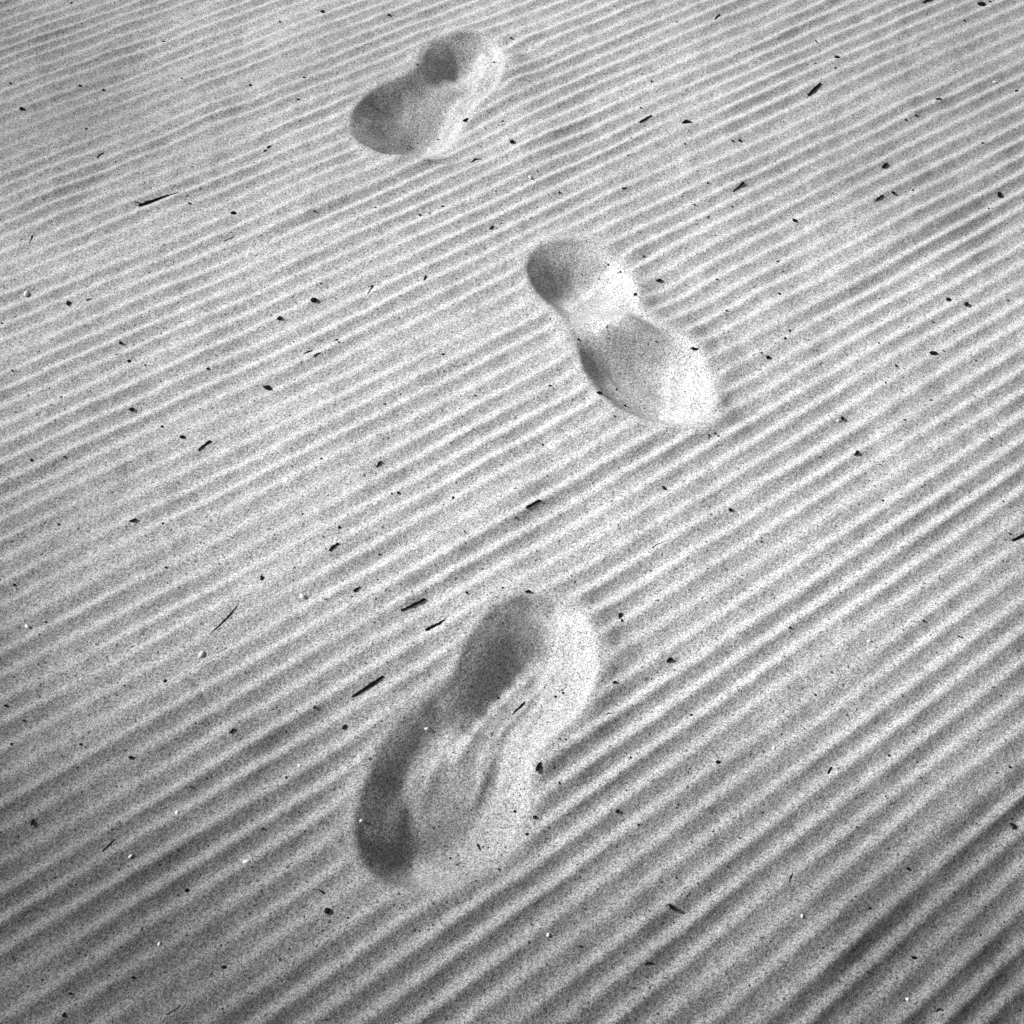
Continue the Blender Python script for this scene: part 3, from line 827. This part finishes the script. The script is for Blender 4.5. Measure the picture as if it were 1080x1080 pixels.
flake(295, 336, [(-3.5, 2), (-1, -2), (1, -3), (3, 1), (1, 2)], 'pointed black chip below left of a round pebble, above the two close splinters')
flake(632, 415, [(-3.5, -1), (0, -2.5), (4, 0), (2, 2), (-1, 1.5)], 'small black chip on the left rim of the middle footprint sole')
flake(1067, 872, [(-5, -2), (-2, -4), (2, -4), (4, -1), (3, 3.5), (-1, 3), (1, 0), (0, -2)], 'curled black flake near the right edge of the lower sand', curl=1.6)
flake(964, 1010, [(-4, -1), (0, -2), (3.5, 0), (2, 2), (-2, 1.8)], 'flat black chip near the bottom edge in the right corner')
flake(34, 867, [(-.8, -3), (.8, -4), (1.8, 0), (0, 4.5), (-1.2, 2)], 'upright dark flake in the deep trough at the left edge')
flake(138, 799, [(-3, 0), (0, -2), (3, -1), (2, 2), (-1, 2)], 'dark flake in the upper end of the deep trough at the left')
flake(363, 767, [(-2.5, 2.5), (-1, -2), (2, -3), (2, 0), (0, 2)], 'small dark chip below the longest stick at the left of the near footprint')
flake(491, 127, [(-3.5, 2.5), (-1, -1), (3, -2.5), (3, 0), (0, 2)], 'small slanted chip on the right flank of the far footprint')
flake(942, 204, [(-2.5, -1), (0, -2), (2.5, 0), (0, 1.8)], 'dark crumb of bark just right of a stubby twig in the upper right')
flake(340, 13, [(-2.5, 0), (0, -2), (2.5, -1), (1, 2)], 'small chip close to the top edge left of the far footprint')
flake(654, 649, [(-1, -2.5), (2, -3), (2, 1), (-2, 4), (-2.5, 1)], 'ragged chip just right of the near footprint heel rim')
flake(648, 720, [(-3, 1), (0, -2), (3, -1), (2, 1.5)], 'small low chip outside the right wall of the near footprint heel')
# -- pebbles
lump(246, 225, 6.5, 4.6, 10, 'flattened black pebble in the upper left, down right of the split twig')
lump(331, 317, 7, 6, 0, 'round black pebble left of the middle footprint, above the pointed chip', jag=.15)
lump(540, 150, 5.2, 5, 0, 'perfectly round small black pebble right of the far footprint', jag=.08)
lump(1035, 5, 8.5, 5, -5, 'largest black pebble, at the top edge in the right corner', jag=.2)
lump(1044, 2, 4, 2.5, -30, 'small dark pebble touching the right of the largest one at the top edge')
lump(345, 961, 6.5, 7, 0, 'round black pebble low on the left, below the near footprint', jag=.12)
lump(197, 939, 4.5, 4.2, 0, 'small round black pebble low on the left, by a shell chip', jag=.1)
lump(236, 1020, 5, 4, 0, 'dull dark pebble near the bottom edge at the left', jag=.15)
lump(23, 115, 4.8, 4, 0, 'black pebble near the left edge of the upper sand')
lump(192, 461, 5.5, 4, -5, 'small black pebble left above the knobbed twig')
lump(139, 432, 5, 4, 10, 'small black pebble on the left, between two ripple crests above the dark trough')
lump(695, 296, 6.5, 4, 15, 'oval black pebble at the right of the middle footprint heel')
lump(670, 311, 4, 3.8, 0, 'round little pebble on the right rim of the middle footprint heel', jag=.1)
lump(1019, 321, 5.5, 4.5, 20, 'black pebble at the right edge below the upright chip, right one of two')
lump(1000, 316, 4.5, 4, 0, 'smaller black pebble left of its twin near the right edge')
lump(838, 233, 5.5, 3.5, -25, 'slanted black pebble in the upper right below the tapering twig')
lump(883, 61, 5, 3.6, 0, 'black pebble above right of the short thick twig')
lump(990, 105, 6, 3, 0, 'flat dark pebble on the far right sand below the largest pebble')
lump(809 + 1, 377, 4, 4.5, 0, 'dark pebble in the trough right of the middle footprint')
lump(564, 862, 4, 4, 0, 'upper dark pebble of two on the lower right rim of the near footprint', jag=.1)
lump(556, 880, 4.2, 3.8, 0, 'lower dark pebble of two on the lower right rim of the near footprint', jag=.1)
lump(651, 856, 5, 3.6, 30, 'dark pebble to the right of the near footprint sole, on a ripple crest')
lump(770, 538, 4.2, 4, 0, 'black pebble on the right of centre in the open sand', jag=.12)
lump(757, 804, 4.6, 4.4, 0, 'black pebble in a trough right of the near footprint, halfway to the edge', jag=.12)
lump(1072, 96, 5, 2.6, 0, 'flat dark pebble at the right edge of the upper sand')
lump(543, 856, 3.4, 3.4, 0, 'tiny round pebble on the bright right wall of the near footprint sole', jag=.1)
lump(586, 735, 3, 3, 0, 'left one of two tiny pebbles on the bright heel wall of the near footprint', jag=.1)
lump(594, 731, 3, 3, 0, 'right one of two tiny pebbles on the bright heel wall of the near footprint', jag=.1)
# -- bleached bits of shell
lump(260, 909, 7, 3.6, 12, 'largest white shell chip, low on the left', 'shell_chip', 'shell chip', SHELL)
lump(28, 310, 3.6, 6, 0, 'white crescent shell chip near the left edge of the upper sand', 'shell_chip', 'shell chip', SHELL)
lump(319, 629, 6, 4, -35, 'white shell chip left of the parallel sticks', 'shell_chip', 'shell chip', SHELL)
lump(213, 690, 4, 6, -20, 'curved white shell chip at the foot of the thin dark straw', 'shell_chip', 'shell chip', SHELL)
lump(29, 661, 5, 3.5, -30, 'white shell chip near the left edge at mid height', 'shell_chip', 'shell chip', SHELL)
lump(187, 857, 3.4, 4.4, 0, 'upright white shell chip above the largest one on the left', 'shell_chip', 'shell chip', SHELL)
lump(138, 903, 4.5, 2.6, 40, 'white shell splinter right of the straight thin straw', 'shell_chip', 'shell chip', SHELL)
lump(168, 996, 3, 3.6, 0, 'small white shell chip near the bottom left, between two dull pebbles', 'shell_chip', 'shell chip', SHELL)
lump(316, 808, 3.4, 2.8, 0, 'white shell crumb left of the near footprint sole', 'shell_chip', 'shell chip', SHELL)
lump(381, 866, 3.8, 3.2, 0, 'bright shell crumb on the shadowed left wall of the near footprint', 'shell_chip', 'shell chip', SHELL)
lump(450, 769, 4, 2.6, 0, 'bright shell crumb at the shaded waist of the near footprint', 'shell_chip', 'shell chip', SHELL)
lump(559, 187, 2.4, 4, 20, 'tiny pale shell chip between the far and middle footprints', 'shell_chip', 'shell chip', SHELL)
lump(793, 375, 3, 2.4, 0, 'pale shell crumb in the trough right of the middle footprint', 'shell_chip', 'shell chip', SHELL)
lump(884, 444, 4, 2.4, 20, 'pale crumb at the foot of the small ragged chip', 'shell_chip', 'shell chip', SHELL)
lump(917, 676, 4, 2.2, 0, 'pale shell crumb on grey sand in the right half', 'shell_chip', 'shell chip', SHELL)
lump(957, 1054, 3.4, 2.8, 0, 'white shell crumb near the bottom edge in the right corner', 'shell_chip', 'shell chip', SHELL)
lump(816, 789, 4, 2.4, 30, 'pale shell splinter in a trough of the lower right', 'shell_chip', 'shell chip', SHELL)
lump(846, 966, 2.6, 4.4, -20, 'upright pale shell chip in the lower right', 'shell_chip', 'shell chip', SHELL)
lump(578, 986, 2.8, 4, -10, 'upright white shell chip below the near footprint by the bottom edge', 'shell_chip', 'shell chip', SHELL)
lump(1049, 87, 4.5, 2, 0, 'pale shell sliver near the right edge of the upper sand', 'shell_chip', 'shell chip', SHELL)
# -- specks nothing tells apart
SPECKS = [(109,95,3.6),(84,91,3.6),(11,88,3.4),(264,90,3.6),(173,44,3.4),(332,223,3.6),(338,299,3.2),(2,341,4.6),(355,359,4),(200,215,4),
 (321,82,3.4),(314,105,3.4),(295,23,3),(192,83,3),(268,172,2.8),(308,171,3),(211,199,3.4),(75,3,3),(39,57,2.6),(91,136,3),(410,16,4),
 (539,40,3),(521,66,3),(463,147,3),(530,128,3.4),(433,156,3),(443,227,3.6),(453,225,3),(467,218,3.2),(396,219,3),(641,284,3),(654,287,3),
 (714,23,3),(666,146,3),(662,164,3),(640,345,2.4),(610,358,3.4),(687,86,2.6),(676,114,3),(590,203,3),(679,270,3),(860,67,3),(881,72,3.4),
 (756,295,4),(833,349,3.6),(828,357,3.6),(780,148,3.8),(773,149,3.4),(822,310,3.4),(766,328,3),(820,276,4.2),(746,193,3.4),(722,152,3.6),
 (732,216,3.2),(966,122,3.2),(955,126,2.8),(1017,22,3.4),(1036,151,3),(963,201,2.8),(958,345,3),(1063,317,3.2),(1043,332,3.2),(747,229,2.8),
 (772,218,2.6),(1043,220,2.6),(984,340,2.8),(136,381,4.2),(127,362,4.4),(123,374,3.8),(13,391,3.8),(65,419,4),(33,485,4.2),(68,482,3.2),
 (171,450,3.4),(172,552,3.6),(62,553,3.2),(175,599,3),(231,595,3),(339,484,4.2),(357,361,4),(319,542,3),(15,617,3.6),(174,718,4.6),
 (358,556,4.2),(48,656,2.8),(219,389,3.4),(153,385,2.8),(492,625,4.2),(490,561,3.4),(400,585,3.2),(478,525,4),(420,520,3.6),(413,521,3),
 (659,428,3.8),(580,407,3.4),(572,469,3.6),(501,417,3.4),(499,453,3),(467,374,3.6),(544,546,3),(656,655,3.4),(694,633,3),(530,620,2.8),
 (593,636,2.2),(398,611,2.6),(384,501,3),(405,426,3.2),(690,375,3),(650,411,3),(648,439,2.6),(833,662,3.6),(931,528,3.4),(945,386,3.4),
 (1065,563,3.6),(865,482,3.2),(928,490,3),(954,443,3.2),(1058,529,3),(974,655,3.2),(803,372,2.6),(934,404,2.8),(927,362,3),(1029,380,2.6),
 (748,534,2.8),(766,600,2.6),(748,459,3.2),(754,457,3),(758,460,3),(803,571,2.6),(995,370,2.4),(982,422,3),(6,744,4.6),(25,760,3.6),
 (201,830,3.8),(332,746,4),(302,820,3.8),(140,1031,3.6),(74,1048,3.6),(85,785,3.2),(12,785,3.6),(277,874,3.2),(206,763,3),(65,797,2.8),
 (233,997,3),(525,736,3),(475,905,3.4),(590,826,3.4),(597,780,2.4),(665,799,3.4),(612,998,4),(367,968,3.6),(421,943,3.4),(469,892,2.4),
 (526,917,3),(673,870,2.6),(713,926,2.8),(390,800,2.6),(409,824,2.8),(526,785,2.2),(511,886,2.2),(767,914,3.4),(917,958,3.6),(1065,809,3.6),
 (957,916,3.8),(860,733,3.2),(729,754,3.4),(937,797,3.2),(893,754,3),(1034,986,3.2),(813,1058,2.8),(804,857,2.8),(752,877,2.6),(934,840,2.6),
 (780,884,2.8),(915,1025,2.8),(440,68,2.6),(398,115,2.6),(385,122,2.4),(430,157,2.8)]
variants = [lump_mesh('speck', 1, .62 + .3 * rng.random(), .55, 900 + i, WOOD, .45) for i in range(9)]
for i, (px, py, w) in enumerate(SPECKS):
    X, Y, z = place(px, py); a = w * .4 / scale_at(px, py)
    o = bpy.data.objects.new('speck', variants[i % 9]); col.objects.link(o)
    o.scale = (a, a, a); o.location = (X, Y, z + a * .3); o.rotation_euler = (0, 0, rng.uniform(0, 6.28))
    finish(o, 'tiny dark speck of plant debris scattered loose on the rippled sand', 'debris', 'tiny dark specks scattered over the sand')

# ------------------------------------------------------------------ light
to_sun = Vector((math.sin(SUN_AZ) * math.cos(R(SUN_EL)), math.cos(SUN_AZ) * math.cos(R(SUN_EL)), math.sin(R(SUN_EL))))
sd_ = bpy.data.lights.new('sun', 'SUN')
sd_.energy = 4.85
sd_.angle = R(4.0)
sd_.color = (1, 1, 1)
so = bpy.data.objects.new('sun', sd_)
so.rotation_euler = to_sun.to_track_quat('Z', 'Y').to_euler()
so.location = (-4, 2, 5)
col.objects.link(so)
w = bpy.data.worlds.new('World'); scene.world = w
w.use_nodes = True
N = w.node_tree.nodes; L = w.node_tree.links
bg = N.get('Background')
sky = N.new('ShaderNodeTexSky'); sky.sky_type = 'NISHITA'; sky.sun_disc = False
sky.sun_elevation = R(SUN_EL); sky.sun_rotation = SUN_AZ % (2 * math.pi)
hs = N.new('ShaderNodeHueSaturation'); hs.inputs['Saturation'].default_value = 0.0   # black-and-white film
L.new(sky.outputs[0], hs.inputs['Color']); L.new(hs.outputs[0], bg.inputs['Color'])
bg.inputs['Strength'].default_value = 0.040

scene.view_settings.view_transform = 'Standard'
scene.view_settings.look = 'None'
scene.view_settings.exposure = 0
scene.view_settings.gamma = 1
scene.render.engine = 'CYCLES'
scene.cycles.use_denoising = False
scene.cycles.max_bounces = 5
